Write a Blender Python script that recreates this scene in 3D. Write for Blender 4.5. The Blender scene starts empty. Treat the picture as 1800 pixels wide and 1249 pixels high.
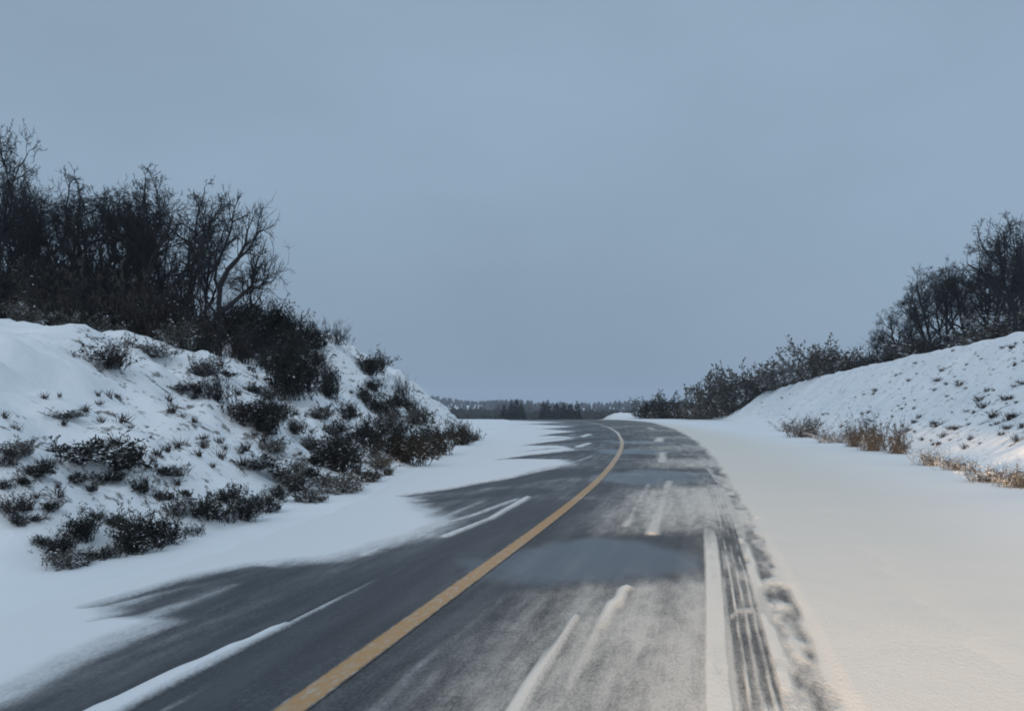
import bpy, math, random
import numpy as np

# ------------------------------------------------------------------ camera, sky, sun, exposure
SC = bpy.context.scene
COL = SC.collection
EYE, FPX, CX, HY = 1.6, 1400.0, 900.0, 718.0      # eye height (m), focal length and horizon row used for surveying the photograph
cam_d = bpy.data.cameras.new('camera'); cam = bpy.data.objects.new('camera', cam_d); COL.objects.link(cam)
cam.location = (0, 0, EYE); cam.rotation_euler = (math.radians(90), 0, 0)
cam_d.sensor_width = 36; cam_d.lens = 28.0; cam_d.shift_y = 0.052
cam_d.clip_start = 0.05; cam_d.clip_end = 8000
SC.camera = cam

world = bpy.data.worlds.new('World'); SC.world = world; world.use_nodes = True
wt = world.node_tree; wt.nodes.clear()
def wn(t, **k):
    n = wt.nodes.new(t)
    for a, b in k.items(): setattr(n, a, b)
    return n
SUN_EL, SUN_AZ = math.radians(38), math.radians(200)
sky = wn('ShaderNodeTexSky', sky_type='NISHITA', sun_disc=False, sun_elevation=SUN_EL, sun_rotation=SUN_AZ)
sky.air_density = 1.5; sky.dust_density = 3.0
tc = wn('ShaderNodeTexCoord'); sep = wn('ShaderNodeSeparateXYZ')
wt.links.new(tc.outputs['Generated'], sep.inputs[0])
ramp = wn('ShaderNodeValToRGB')                    # closed cloud cover: brighter overhead than at the horizon
el = ramp.color_ramp.elements
el[0].position = 0.0; el[0].color = (.232, .322, .436, 1)
el[1].position = 1.0; el[1].color = (.56, .68, .80, 1)
e = el.new(0.27); e.color = (.290, .398, .520, 1)
e = el.new(0.48); e.color = (.302, .410, .530, 1)
wt.links.new(sep.outputs['Z'], ramp.inputs[0])
cn = wn('ShaderNodeTexNoise'); cn.inputs['Scale'].default_value = 1.6; cn.inputs['Detail'].default_value = 5
mp = wn('ShaderNodeMapping'); mp.inputs['Scale'].default_value = (1, 1, 2.2); mp.inputs['Location'].default_value = (3.1, .4, 0)
wt.links.new(tc.outputs['Generated'], mp.inputs[0]); wt.links.new(mp.outputs[0], cn.inputs['Vector'])
mr = wn('ShaderNodeMapRange'); mr.inputs['From Min'].default_value = .3; mr.inputs['From Max'].default_value = .7
mr.inputs['To Min'].default_value = 8.8; mr.inputs['To Max'].default_value = 10.45
wt.links.new(cn.outputs['Fac'], mr.inputs[0])
mul = wn('ShaderNodeMix', data_type='RGBA', blend_type='MULTIPLY'); mul.inputs[0].default_value = 1
wt.links.new(ramp.outputs[0], mul.inputs[6]); wt.links.new(mr.outputs[0], mul.inputs[7])
mixs = wn('ShaderNodeMix', data_type='RGBA'); mixs.inputs[0].default_value = 0.06     # a little clear sky above the cloud
wt.links.new(mul.outputs[2], mixs.inputs[6]); wt.links.new(sky.outputs[0], mixs.inputs[7])
bg = wn('ShaderNodeBackground'); bg.inputs['Strength'].default_value = 0.1
wo = wn('ShaderNodeOutputWorld')
wt.links.new(mixs.outputs[2], bg.inputs[0]); wt.links.new(bg.outputs[0], wo.inputs[0])

sun_d = bpy.data.lights.new('sun', 'SUN'); sun = bpy.data.objects.new('sun', sun_d); COL.objects.link(sun)
sun_d.energy = 0.45; sun_d.angle = math.radians(40); sun_d.color = (1, .96, .92)
sun.rotation_euler = (math.radians(52), 0, math.pi - SUN_AZ + math.radians(0))

HSIGN, HPOW = -1.0, 7.6
# the dipped headlights of the car the photograph is taken from: they light the lane and the shoulder ahead
for hx in (-0.62, 0.62):
    hd = bpy.data.lights.new('headlight', 'SPOT'); ho = bpy.data.objects.new('headlight', hd); COL.objects.link(ho)
    hd.energy = 1.0; hd.color = (1, .64, .34); hd.spot_size = math.radians(94); hd.spot_blend = 1.0; hd.shadow_soft_size = .08
    hd.use_nodes = True; hn = hd.node_tree; em = hn.nodes['Emission']        # dipped beam: strongest just under the horizontal, little close to the car
    gi = hn.nodes.new('ShaderNodeNewGeometry'); sx = hn.nodes.new('ShaderNodeSeparateXYZ'); hn.links.new(gi.outputs['Incoming'], sx.inputs[0])
    def hm(op, a, b):
        q = hn.nodes.new('ShaderNodeMath'); q.operation = op
        for i, v in enumerate((a, b)):
            if hasattr(v, 'is_output'): hn.links.new(v, q.inputs[i])
            else: q.inputs[i].default_value = v
        return q.outputs[0]
    down = hm('MULTIPLY', sx.outputs['Z'], HSIGN)
    beam = hm('POWER', hm('ADD', hm('MAXIMUM', down, 0.0), .05), -2.95)
    cut = hm('MINIMUM', hm('MAXIMUM', hm('ADD', hm('MULTIPLY', down, 26.0), .35), .006), 1.0)
    hn.links.new(hm('MULTIPLY', hm('MULTIPLY', beam, cut), HPOW), em.inputs['Strength'])
    ho.location = (0.1 + hx, 1.1, .75)
    ho.rotation_euler = (math.radians(86), 0, math.radians(-32))

SC.view_settings.view_transform = 'Standard'; SC.view_settings.look = 'None'
SC.view_settings.exposure = 0; SC.view_settings.gamma = 1
SC.render.engine = 'CYCLES'; SC.cycles.use_denoising = True
SC.cycles.max_bounces = 5; SC.cycles.diffuse_bounces = 3; SC.cycles.filter_width = 1.9
SC.cycles.volume_bounces = 2

# ------------------------------------------------------------------ helpers
RNG = np.random.default_rng(7)
def G(px, py):                                      # survey: a row and column of the photograph to a point on the level ground
    Y = EYE * FPX / (py - HY)
    return ((px - CX) / FPX * Y, Y)
def sstep(a, b, x):
    t = np.clip((x - a) / (b - a), 0, 1); return t * t * (3 - 2 * t)
def _hash(i, j, s):
    n = (i * 374761393 + j * 668265263 + s * 974711) & 0x7fffffff
    n = ((n ^ (n >> 13)) * 1274126177) & 0x7fffffff
    return ((n ^ (n >> 16)) & 0xffff) / 65535.0
def vnoise(x, y, s=0):
    xi = np.floor(x).astype(np.int64); yi = np.floor(y).astype(np.int64)
    fx = x - xi; fy = y - yi; fx = fx*fx*(3-2*fx); fy = fy*fy*(3-2*fy)
    a = _hash(xi, yi, s); b = _hash(xi+1, yi, s); c = _hash(xi, yi+1, s); d = _hash(xi+1, yi+1, s)
    return (a*(1-fx)+b*fx)*(1-fy) + (c*(1-fx)+d*fx)*fy - .5
def fbm(x, y, s=0, o=4):
    r = 0; a = 1
    for k in range(o):
        r = r + a * vnoise(x, y, s + k); x = x * 2.03 + 7; y = y * 2.03 + 3; a *= .5
    return r

# materials -------------------------------------------------------
def mat(name):
    m = bpy.data.materials.new(name); m.use_nodes = True
    nt = m.node_tree; b = nt.nodes['Principled BSDF']
    return m, nt, b
def N(nt, t, **k):
    n = nt.nodes.new(t)
    for a, v in k.items():
        if a in n.bl_rna.properties: setattr(n, a, v)
        else: n.inputs[a].default_value = v
    return n
def noise(nt, scale, detail=4, vec=None, rough=.55):
    n = N(nt, 'ShaderNodeTexNoise'); n.inputs['Scale'].default_value = scale; n.inputs['Detail'].default_value = detail
    n.inputs['Roughness'].default_value = rough
    if vec is not None: nt.links.new(vec, n.inputs['Vector'])
    return n
def mixc(nt, fac, a, b):
    m = N(nt, 'ShaderNodeMix', data_type='RGBA')
    for s, v in ((0, fac), (6, a), (7, b)):
        if hasattr(v, 'is_output'): nt.links.new(v, m.inputs[s])
        else: m.inputs[s].default_value = v
    return m.outputs[2]
def mth(nt, op, a, b=None, c=None):
    m = N(nt, 'ShaderNodeMath', operation=op)
    for i, v in enumerate((a, b, c)):
        if v is None: continue
        if hasattr(v, 'is_output'): nt.links.new(v, m.inputs[i])
        else: m.inputs[i].default_value = v
    return m.outputs[0]
def maprange(nt, v, a, b, c, d):
    m = N(nt, 'ShaderNodeMapRange', interpolation_type='SMOOTHSTEP')
    nt.links.new(v, m.inputs[0])
    for i, q in enumerate((a, b, c, d)): m.inputs[i+1].default_value = q
    return m.outputs[0]

SNOW = (.82, .86, .90, 1)
def snow_material():
    m, nt, b = mat('snow')
    tcn = N(nt, 'ShaderNodeTexCoord'); o = tcn.outputs['Object']
    n1 = noise(nt, .35, 5, o); n2 = noise(nt, 2.2, 5, o); n3 = noise(nt, 22, 4, o)
    col = mixc(nt, maprange(nt, n1.outputs[0], .35, .7, 0, 1), (.84, .88, .915, 1), (.78, .825, .865, 1))
    warm = N(nt, 'ShaderNodeAttribute', attribute_name='warm_tint')      # beige painted into the roadside snow to deepen the headlights' warmth
    col = mixc(nt, warm.outputs['Fac'], col, (.76, .725, .655, 1))
    # bits of litter and soil showing through thin snow on the banks
    at = N(nt, 'ShaderNodeAttribute', attribute_name='thin')
    nn = noise(nt, 3.4, 8, o, .68)
    th = mth(nt, 'ADD', mth(nt, 'MULTIPLY', at.outputs['Fac'], .34), nn.outputs[0])
    lit = maprange(nt, th, .74, .84, 0, .85)
    col = mixc(nt, lit, col, (.075, .068, .058, 1))
    nt.links.new(col, b.inputs['Base Color'])
    b.inputs['Roughness'].default_value = .7; b.inputs['Specular IOR Level'].default_value = .25
    h = mth(nt, 'ADD', mth(nt, 'MULTIPLY', mth(nt, 'MULTIPLY', n2.outputs[0], .09), N(nt, 'ShaderNodeAttribute', attribute_name='rough').outputs['Fac']), mth(nt, 'MULTIPLY', n3.outputs[0], .005))
    bp = N(nt, 'ShaderNodeBump'); bp.inputs['Strength'].default_value = .55; bp.inputs['Distance'].default_value = 1
    nt.links.new(h, bp.inputs['Height']); nt.links.new(bp.outputs[0], b.inputs['Normal'])
    return m
def road_material():
    m, nt, b = mat('asphalt_with_snow')
    uv = N(nt, 'ShaderNodeUVMap', uv_map='road').outputs[0]
    def mapped(sx, sy):
        q = N(nt, 'ShaderNodeMapping'); q.inputs['Scale'].default_value = (sx, sy, 1); nt.links.new(uv, q.inputs[0]); return q.outputs[0]
    at = N(nt, 'ShaderNodeAttribute', attribute_name='snow').outputs['Fac']
    wet = N(nt, 'ShaderNodeAttribute', attribute_name='wet').outputs['Fac']
    a1 = noise(nt, 1, 6, mapped(4.2, .38), .6).outputs[0]         # broad drift streaks along the lane
    a2 = noise(nt, 1, 6, mapped(9, 2.6), .65).outputs[0]          # patches
    a3 = noise(nt, 1, 3, mapped(60, 22), .7).outputs[0]           # grains
    s = mth(nt, 'ADD', mth(nt, 'MULTIPLY', mth(nt, 'SUBTRACT', a1, .5), 1.15),
            mth(nt, 'ADD', mth(nt, 'MULTIPLY', mth(nt, 'SUBTRACT', a2, .5), 1.0), mth(nt, 'MULTIPLY', mth(nt, 'SUBTRACT', a3, .5), .8)))
    w = mth(nt, 'MULTIPLY', mth(nt, 'MULTIPLY', at, mth(nt, 'SUBTRACT', 1.0, at)), 2.6)
    f = mth(nt, 'ADD', at, mth(nt, 'MULTIPLY', s, w))
    fac = maprange(nt, f, .0, 1.0, 0, 1)
    asp = mixc(nt, maprange(nt, a3, .3, .75, 0, 1), (.020, .024, .030, 1), (.062, .068, .076, 1))
    asp = mixc(nt, maprange(nt, a1, .38, .68, 0, .6), asp, (.08, .086, .094, 1))
    frost = mixc(nt, mth(nt, 'MULTIPLY', wet, .35), asp, (.13, .165, .215, 1))    # glazed ice film
    warm = N(nt, 'ShaderNodeAttribute', attribute_name='warm_tint').outputs['Fac']  # headlight warmth painted into the colour of the snow on the lane
    cs = mixc(nt, warm, (.80, .83, .86, 1), (.76, .725, .655, 1))
    nt.links.new(mixc(nt, fac, frost, cs), b.inputs['Base Color'])
    rg = mth(nt, 'SUBTRACT', mth(nt, 'ADD', .62, mth(nt, 'MULTIPLY', fac, .15)), mth(nt, 'MULTIPLY', wet, .30))
    nt.links.new(rg, b.inputs['Roughness'])
    b.inputs['Specular IOR Level'].default_value = .4
    bp = N(nt, 'ShaderNodeBump'); bp.inputs['Strength'].default_value = .5; bp.inputs['Distance'].default_value = .012
    oc = N(nt, 'ShaderNodeTexCoord').outputs['Object']
    bq = N(nt, 'ShaderNodeBump'); bq.inputs['Strength'].default_value = .55; bq.inputs['Distance'].default_value = 1
    nt.links.new(mth(nt, 'MULTIPLY', maprange(nt, fac, .8, 1, 0, 1), mth(nt, 'ADD', mth(nt, 'MULTIPLY', noise(nt, 2.2, 5, oc).outputs[0], .008), mth(nt, 'MULTIPLY', noise(nt, 22, 4, oc).outputs[0], .005))), bq.inputs['Height']); nt.links.new(bq.outputs[0], bp.inputs['Normal'])
    nt.links.new(mth(nt, 'ADD', a3, mth(nt, 'MULTIPLY', fac, 1.2)), bp.inputs['Height']); nt.links.new(bp.outputs[0], b.inputs['Normal'])
    return m
def paint_material():
    m, nt, b = mat('yellow_road_paint')
    uv = N(nt, 'ShaderNodeUVMap', uv_map='road').outputs[0]
    q = N(nt, 'ShaderNodeMapping'); q.inputs['Scale'].default_value = (26, 7, 1); nt.links.new(uv, q.inputs[0])
    n1 = noise(nt, 1, 6, q.outputs[0], .7).outputs[0]
    at = N(nt, 'ShaderNodeAttribute', attribute_name='snow').outputs['Fac']
    col = mixc(nt, maprange(nt, n1, .35, .75, 0, 1), (.47, .28, .12, 1), (.32, .215, .115, 1))
    fac = maprange(nt, mth(nt, 'ADD', at, mth(nt, 'MULTIPLY', mth(nt, 'SUBTRACT', n1, .5), 1.5)), .12, .9, 0, .7)
    n5 = noise(nt, 1, 8, q.outputs[0], .8); n5.inputs['Scale'].default_value = 2.3
    col = mixc(nt, maprange(nt, n5.outputs[0], .58, .70, 0, .6), col, (.09, .085, .08, 1))
    su = N(nt, 'ShaderNodeSeparateXYZ'); nt.links.new(uv, su.inputs[0])
    ed = mth(nt, 'ADD', mth(nt, 'ABSOLUTE', su.outputs['X']), mth(nt, 'MULTIPLY', mth(nt, 'SUBTRACT', n5.outputs[0], .5), .055))
    col = mixc(nt, maprange(nt, ed, .070, .082, 0, .85), col, (.055, .06, .066, 1))
    nt.links.new(mixc(nt, fac, col, SNOW), b.inputs['Base Color']); b.inputs['Roughness'].default_value = .7
    return m
def plain(name, c1, c2, scale=6, rough=.85, snow=0.0):
    m, nt, b = mat(name)
    tcn = N(nt, 'ShaderNodeTexCoord'); geo = N(nt, 'ShaderNodeNewGeometry')
    n1 = noise(nt, scale, 4, tcn.outputs['Object']).outputs[0]
    oi = N(nt, 'ShaderNodeObjectInfo').outputs['Random']
    col = mixc(nt, maprange(nt, mth(nt, 'ADD', n1, mth(nt, 'MULTIPLY', mth(nt, 'SUBTRACT', oi, .5), .2)), .35, .65, 0, 1), c1 + (1,), c2 + (1,))
    if snow > 0:                                     # snow lying on what faces up
        sx = N(nt, 'ShaderNodeSeparateXYZ'); nt.links.new(geo.outputs['Normal'], sx.inputs[0])
        up = mth(nt, 'ABSOLUTE', sx.outputs['Z']) if snow > .5 else sx.outputs['Z']
        n2 = noise(nt, 2.3, 3, tcn.outputs['Object']).outputs[0]
        f = maprange(nt, mth(nt, 'ADD', up, mth(nt, 'MULTIPLY', mth(nt, 'SUBTRACT', n2, .5), 1.6)), 1.05 - snow * .7, 1.3 - snow * .7, 0, .9)
        col = mixc(nt, f, col, SNOW)
    nt.links.new(col, b.inputs['Base Color']); b.inputs['Roughness'].default_value = rough
    b.inputs['Specular IOR Level'].default_value = .2
    return m
M = dict(snow=snow_material(), road=road_material(), paint=paint_material(),
    bark=plain('dark_bark', (.018, .020, .024), (.034, .035, .039), 5),
    twig=plain('twigs', (.020, .022, .027), (.040, .041, .045), 3),
    twig_frost=plain('frosted_twigs', (.05, .046, .044), (.09, .085, .08), 3, snow=.35),
    leaf=plain('dark_evergreen_leaves', (.020, .024, .022), (.040, .042, .038), 4, snow=.45),
    leaf_brown=plain('withered_brown_leaves', (.032, .027, .026), (.065, .055, .050), 4, snow=.46),
    leaf_grey=plain('frosted_grey_green_leaves', (.06, .06, .056), (.12, .115, .105), 4, snow=.52),
    straw=plain('tan_dry_stems', (.036, .036, .036), (.068, .065, .061), 4, snow=.58),
    pine=plain('far_conifer_needles', (.012, .017, .018), (.030, .036, .036), 3),
    wood_far=plain('far_forest', (.022, .024, .026), (.045, .045, .046), .02),
    earth=plain('bare_dark_earth', (.030, .024, .020), (.07, .055, .045), 5, snow=.45))

# mesh and object building -----------------------------------------
def mesh_np(name, V, F, material, smooth=False):
    me = bpy.data.meshes.new(name); V = np.asarray(V, dtype=np.float32)
    if isinstance(F, np.ndarray):
        k = F.shape[1]; nf = len(F)
        me.vertices.add(len(V)); me.vertices.foreach_set('co', V.ravel())
        me.loops.add(nf * k); me.loops.foreach_set('vertex_index', F.ravel().astype(np.int32))
        me.polygons.add(nf); me.polygons.foreach_set('loop_start', np.arange(0, nf*k, k, dtype=np.int32))
        me.update(calc_edges=True); me.validate()
    else:
        me.from_pydata(V.tolist(), [], F)
    if smooth: me.polygons.foreach_set('use_smooth', np.ones(len(me.polygons), dtype=bool))
    me.materials.append(material); me.update(); return me
def link(name, data, parent=None, loc=(0,0,0), **props):
    o = bpy.data.objects.new(name, data); COL.objects.link(o); o.location = loc
    if parent is not None: o.parent = parent
    for k, v in props.items():
        if v is not None: o[k] = v
    return o
def grid_faces(nr, nc):
    i = np.arange(nr - 1)[:, None] * nc + np.arange(nc - 1)[None, :]; i = i.ravel()
    return np.stack([i, i + 1, i + nc + 1, i + nc], 1)

# ------------------------------------------------------------------ road alignment
CY = np.array([-30, -8, 4.22, 6.26, 8.33, 10.7, 14.7, 20.4, 30.3, 39.3, 53.3, 66, 80, 95, 110, 125, 145, 170, 200, 240, 290])
CXX = np.array([-9.3, -4.1, -1.18, -.69, -.19, .39, 1.30, 2.45, 4.15, 5.45, 7.05, 8.1, 8.9, 9.15, 8.8, 7.9, 5.7, 1.2, -6.5, -20.5, -45])
def smooth_curve(yq):
    yy = np.linspace(-30, 290, 3201); xx = np.interp(yy, CY, CXX)
    for w in (41, 41, 61):
        k = np.ones(w) / w; p = w // 2
        pad = np.concatenate([2*xx[0]-xx[p:0:-1], xx, 2*xx[-1]-xx[-2:-p-2:-1]]); xx = np.convolve(pad, k, 'valid')
    return np.interp(yq, yy, xx)
def tangent(yq):
    return (smooth_curve(yq + .5) - smooth_curve(yq - .5))
def zbase(Y):                                        # the road runs over a low crest
    d = np.maximum(0, Y - 108.0)
    return -np.where(d < 60, .00034 * d * d, .00034 * 3600 + .0408 * np.minimum(d - 60, 110) + .004*np.maximum(d-170, 0))
UL_Y = [-30, 6, 9, 13, 17, 24, 35, 50, 80, 130, 290]; UL_V = [-3.3, -3.3, -3.3, -3.7, -4.4, -5.6, -6.8, -8.0, -9.5, -9.5, -9.5]
UR_Y = [-30, 10, 30, 60, 100, 290];                  UR_V = [4.4, 4.4, 5.2, 7.0, 8.2, 8.2]

# what lies on the carriageway: bare tarmac outline, surveyed points on the ground
BARE = [(-1500, 2100), (-300, 1350), (0, 1223), (117, 1161), (218, 1118), (290, 1090), (200, 1086), (187, 1066), (342, 1017), (447, 994), (583, 982), (700, 951),
        (740, 940), (772, 918), (735, 893), (718, 872), (860, 848), (960, 824), (1002, 815), (985, 807), (885, 808), (963, 797), (1003, 790), (985, 784), (929, 783),
        (993, 774), (1004, 768), (960, 766), (1012, 759), (957, 754), (1018, 750), (930, 745.5), (985, 742), (900, 739), (800, 736.5), (700, 734),
        (1080, 734), (1100, 735.5), (1150, 743), (1190, 755), (1225, 775), (1255, 805), (1272, 835), (1300, 880), (1350, 980), (1385, 1080), (1430, 1249), (1480, 1500), (1640, 2600)]
def poly_sd(P, X, Y):
    P = np.array(P); inside = np.zeros(X.shape, bool); d = np.full(X.shape, 1e9)
    for i in range(len(P)):
        (x1, y1), (x2, y2) = P[i], P[(i + 1) % len(P)]
        dx, dy = x2 - x1, y2 - y1
        t = np.clip(((X - x1) * dx + (Y - y1) * dy) / (dx*dx + dy*dy + 1e-12), 0, 1)
        d = np.minimum(d, np.hypot(X - x1 - t*dx, Y - y1 - t*dy))
        if abs(y2 - y1) > 1e-9:
            c = ((y1 > Y) != (y2 > Y)) & (X < (x2 - x1) * (Y - y1) / (y2 - y1) + x1); inside ^= c
    return np.where(inside, d, -d)
def stroke(X, Y, pts, w0, w1, soft, a0=1., a1=None):
    a1 = a0 if a1 is None else a1
    P = np.array([G(*p) for p in pts]); L = np.concatenate([[0], np.cumsum(np.hypot(*np.diff(P, axis=0).T))]); r = np.zeros(X.shape)
    for i in range(len(P) - 1):
        (x1, y1), (x2, y2) = P[i], P[i+1]; dx, dy = x2-x1, y2-y1
        t = np.clip(((X-x1)*dx + (Y-y1)*dy) / (dx*dx+dy*dy), 0, 1)
        q = (L[i] + t * (L[i+1]-L[i])) / L[-1]
        d = np.hypot(X-x1-t*dx, Y-y1-t*dy)
        r = np.maximum(r, (a0 + (a1-a0)*q) * (1 - sstep(0, 1, (d - (w0+(w1-w0)*q)) / soft + .5)))
    return r
DY = [3, 5.5, 6.7, 7.2, 8, 9.4, 10.2, 12, 15.2, 16.6, 20.4, 21.8, 24, 26, 28.5, 31, 33.5, 37, 40, 44, 48, 52, 58, 64, 70, 80, 130]
DV = [.50, .50, .44, .12, .03, .04, .36, .54, .52, .14, .08, .42, .42, .14, .08, .34, .32, .08, .10, .30, .10, .10, .26, .10, .20, .12, .14]
def warm_tint(U): return .95 * sstep(-.3, 1.3, U) * (1 - sstep(4.0, 9.5, U))  # painted headlight warmth: right lane and shoulder, fading outward
def surface(X, Y, U):
    """snow cover 0..1 and glaze 0..1 at road points"""
    wx = X + .07 * fbm(X * 1.3, Y * .7, 11) * np.clip(Y / 8, .3, 2); wy = Y + .14 * fbm(X * .8, Y * .8, 23) * np.clip(Y / 8, .5, 4)
    sd = poly_sd([G(*p) for p in BARE], wx, wy)
    soft = np.where(U < 0, .34 + .3 * np.exp(-((Y - 11.5) / 2.6) ** 2) + .004 * Y + .0003*Y*Y, .09 + .006 * Y)
    cov = 1 - sstep(-.6, 1.0, sd / soft)
    near_edge = np.exp(-np.maximum(sd, 0) / (.35 + .02*Y)) * .22
    dust_r = np.interp(Y - .25 * U, DY, DV) * sstep(-.2, 1.5, U) * (1 + .25 * sstep(1.2, 2.4, U))
    dust_l = .03 + .05 * np.interp(Y, [4, 9, 14, 30, 60], [0.3, 0, 1, 1.6, 2]) + .16 * fbm(U * 1.4, Y * .25, 5) + .30 * np.clip(fbm(X * .35 + Y*.1, Y * 1.6, 47, 4), 0, 1) * sstep(9, 14, Y)
    dust = np.where(U < 0, dust_l, np.maximum(dust_l, dust_r)) + near_edge * .6
    cov = np.maximum(cov, np.clip(dust, 0, .8))
    S = lambda *a: stroke(X, Y, *a)
    cov = np.maximum.reduce([cov,
        S([(60, 1320), (190, 1249), (360, 1165), (500, 1100)], .115, .035, .06, 1.0), S([(500, 1100), (600, 1050), (710, 995)], .022, .01, .03, .75, .35),
        S([(240, 1275), (410, 1178)], .012, .006, .03, .45, .1),
        S([(850, 1330), (915, 1235), (1012, 1085)], .065, .025, .05, 1.0, .9), S([(985, 1240), (1040, 1125), (1075, 1070)], .02, .05, .05, .6, .9), S([(1070, 1075), (1102, 1033)], .055, .05, .05, .95),
        S([(655, 1249), (760, 1150), (880, 1055)], .03, .03, .09, .38, .30), S([(900, 1105), (925, 1080)], .01, .012, .03, .6), S([(940, 1165), (1000, 1080)], .05, .05, .2, .5, .4),
        S([(640, 975), (735, 935), (830, 905), (910, 876)], .06, .05, .2, .95, .7), S([(660, 950), (760, 915), (850, 880)], .10, .06, .3, .9, .4), S([(205, 1104), (300, 1068), (410, 1028)], .10, .05, .3, .62, .45), S([(230, 1090), (330, 1055)], .04, .03, .2, .55, .4), S([(780, 943), (860, 912), (928, 873)], .05, .06, .16, .95, .9),
        S([(960, 825), (1020, 808), (1042, 800)], .06, .08, .3, .9, .5), S([(1015, 785), (1035, 779)], .16, .16, .3, .95), S([(1024, 767), (1036, 763)], .22, .22, .4, .9), S([(990, 790), (1030, 783)], .1, .1, .5, .6),
        S([(1100, 925), (1120, 885), (1140, 850)], .07, .05, .14, .7, .55), S([(1146, 938), (1162, 890), (1176, 845)], .10, .09, .14, .8, .65),
        S([(1163, 812), (1165, 795)], .16, .16, .3, .75), S([(1158, 776), (1160, 769)], .25, .25, .4, .8), S([(1150, 755), (1140, 751)], .3, .3, .5, .6), S([(1075, 752), (1110, 748)], .4, .4, .9, .45),
        ])
    for p, w0, w1, q in (([(150, 1072), (290, 1035), (450, 998)], .02, .16, .75), ([(160, 1098), (250, 1072), (340, 1050)], .01, .05, .5), ([(705, 874), (800, 861), (905, 846), (1010, 828)], .03, .75, .95), ([(725, 884), (830, 872), (930, 862)], .03, .55, .7),
                         ([(872, 809), (940, 801), (1040, 793)], .04, .8, .95), ([(915, 784), (970, 778), (1050, 771)], .05, 1.0, .95), ([(945, 767), (990, 762), (1050, 758)], .06, 1.2, .95),
                         ([(935, 755), (990, 752), (1050, 748)], .08, 1.3, .9), ([(905, 746), (960, 744), (1050, 741)], .1, 1.6, .9), ([(940, 774), (990, 770)], .03, .3, .6), ([(905, 796), (975, 788)], .03, .3, .5)):
        cov = cov * (1 - q * stroke(X, Y + .15*fbm(X*.9, Y*.4, 13), p, w0, w1, .12 + .02 * w1 * 10, 1.0))   # long wind-scoured fingers
    # tyre marks in the right lane: packed white ridge, tread lines, ragged edge
    near = 1 - sstep(6.5, 15, Y)
    cov = np.maximum(cov, (1 - sstep(.055, .105, np.abs(U - 2.22 - .006 * np.sin(Y)))) * near * (1.0 + .3*fbm(U*8, Y*1.5, 9, 3)))
    tread = sstep(2.31, 2.34, U) * (1 - sstep(2.53, 2.56, U)) * (1 - .6 * sstep(7.0, 11, Y)) * (1 - sstep(14, 24, Y))
    lines = .30 + .24*vnoise(U*14, Y*1.1, 8) + .5 * sstep(0, .9, np.cos((U - 2.31 + .012*vnoise(Y*.8, Y*0, 4)) * 2 * math.pi / .068)) * (.6 + 1.5 * vnoise(U * 30, Y * 2.6, 3)) + .3 * sstep(0, .3, vnoise(U*6, Y*1.7, 19))
    cov = cov * (1 - tread) + np.clip(lines, .18, .9) * tread
    cov = np.maximum(cov, tread * (1 - sstep(.05, .14, np.abs(Y - 6.22 + .3*vnoise(U*12, Y*0, 5)))) * .62)
    ridge = sstep(2.53, 2.57, U) * (1 - sstep(2.66, 2.72, U)) * (1 - .35 * sstep(9, 14, Y)) * (1 - sstep(18, 28, Y))
    cov = np.maximum(cov, ridge * np.clip(.85 + .9 * vnoise(U * 9, Y * 3, 41), 0, 1))
    rag = sstep(2.62, 2.68, U) * (1 - sstep(2.82, 2.88, U + .05*vnoise(Y*3, Y*0, 6))) * (1 - .35 * sstep(7, 12, Y)) * (1 - sstep(16, 28, Y))
    cov = cov * (1 - rag) + rag * np.clip(.58 + 1.0 * fbm(U * 7, Y * 2.2, 77, 3), .28, .9)
    wet = np.zeros(X.shape)
    for cx, cy, hx, hy in ((.85, 8.35, 1.25, 1.35), (3.4, 18.6, 1.6, 2.4), (4.6, 30, 1.6, 2.2), (6.2, 38, 1.6, 2)):
        q = ((wx - cx - .12*(Y-cy)) / hx) ** 2 + ((wy - cy) / hy) ** 2
        q = q + .8 * fbm(X * 1.4, Y * .7, 29, 4)
        wet = np.maximum(wet, 1 - sstep(.45, 1.2, q))
    wet = np.maximum(wet, .12 * np.where(U < 0, 1 - sstep(.15, .5, cov), 0))
    return np.clip(cov, 0, 1), wet * (1 - cov * .6)

rowsY = [-6.0]
while rowsY[-1] < 285:
    y = rowsY[-1]; rowsY.append(y + (.25 if y < 3.5 else .045 if y < 9 else .005 * y if y < 130 else 2.5))
rowsY = np.array(rowsY)
tcol = np.unique(np.concatenate([np.linspace(0, 1, 190)]))
XC = smooth_curve(rowsY); TG = tangent(rowsY); NL = np.sqrt(1 + TG**2)
ul = np.interp(rowsY, UL_Y, UL_V); ur = np.interp(rowsY, UR_Y, UR_V)
extra = np.linspace(2.1, 2.8, 60)
cols = []
Umat = ul[:, None] + (ur - ul)[:, None] * tcol[None, :]
Umat = np.sort(np.concatenate([Umat, np.repeat(extra[None, :], len(rowsY), 0)], 1), axis=1)
Xr = XC[:, None] + Umat / NL[:, None]; Yr = rowsY[:, None] - Umat * (TG / NL)[:, None]
cov, wet = surface(Xr, Yr, Umat)
zr = zbase(Yr) + .035 * sstep(.35, 1, cov) * np.where((Umat > 2.1) & (Umat < 2.9), .45, 1) + .006 * cov * fbm(Xr * 1.2, Yr * 1.2, 61, 3)
Vr = np.stack([Xr, Yr, zr], -1).reshape(-1, 3)
me = mesh_np('road', Vr, grid_faces(*Xr.shape), M['road'], True)
for nm, arr in (('snow', cov), ('wet', wet), ('warm_tint', warm_tint(Umat))):
    a = me.attributes.new(nm, 'FLOAT', 'POINT'); a.data.foreach_set('value', arr.ravel().astype(np.float32))
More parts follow.
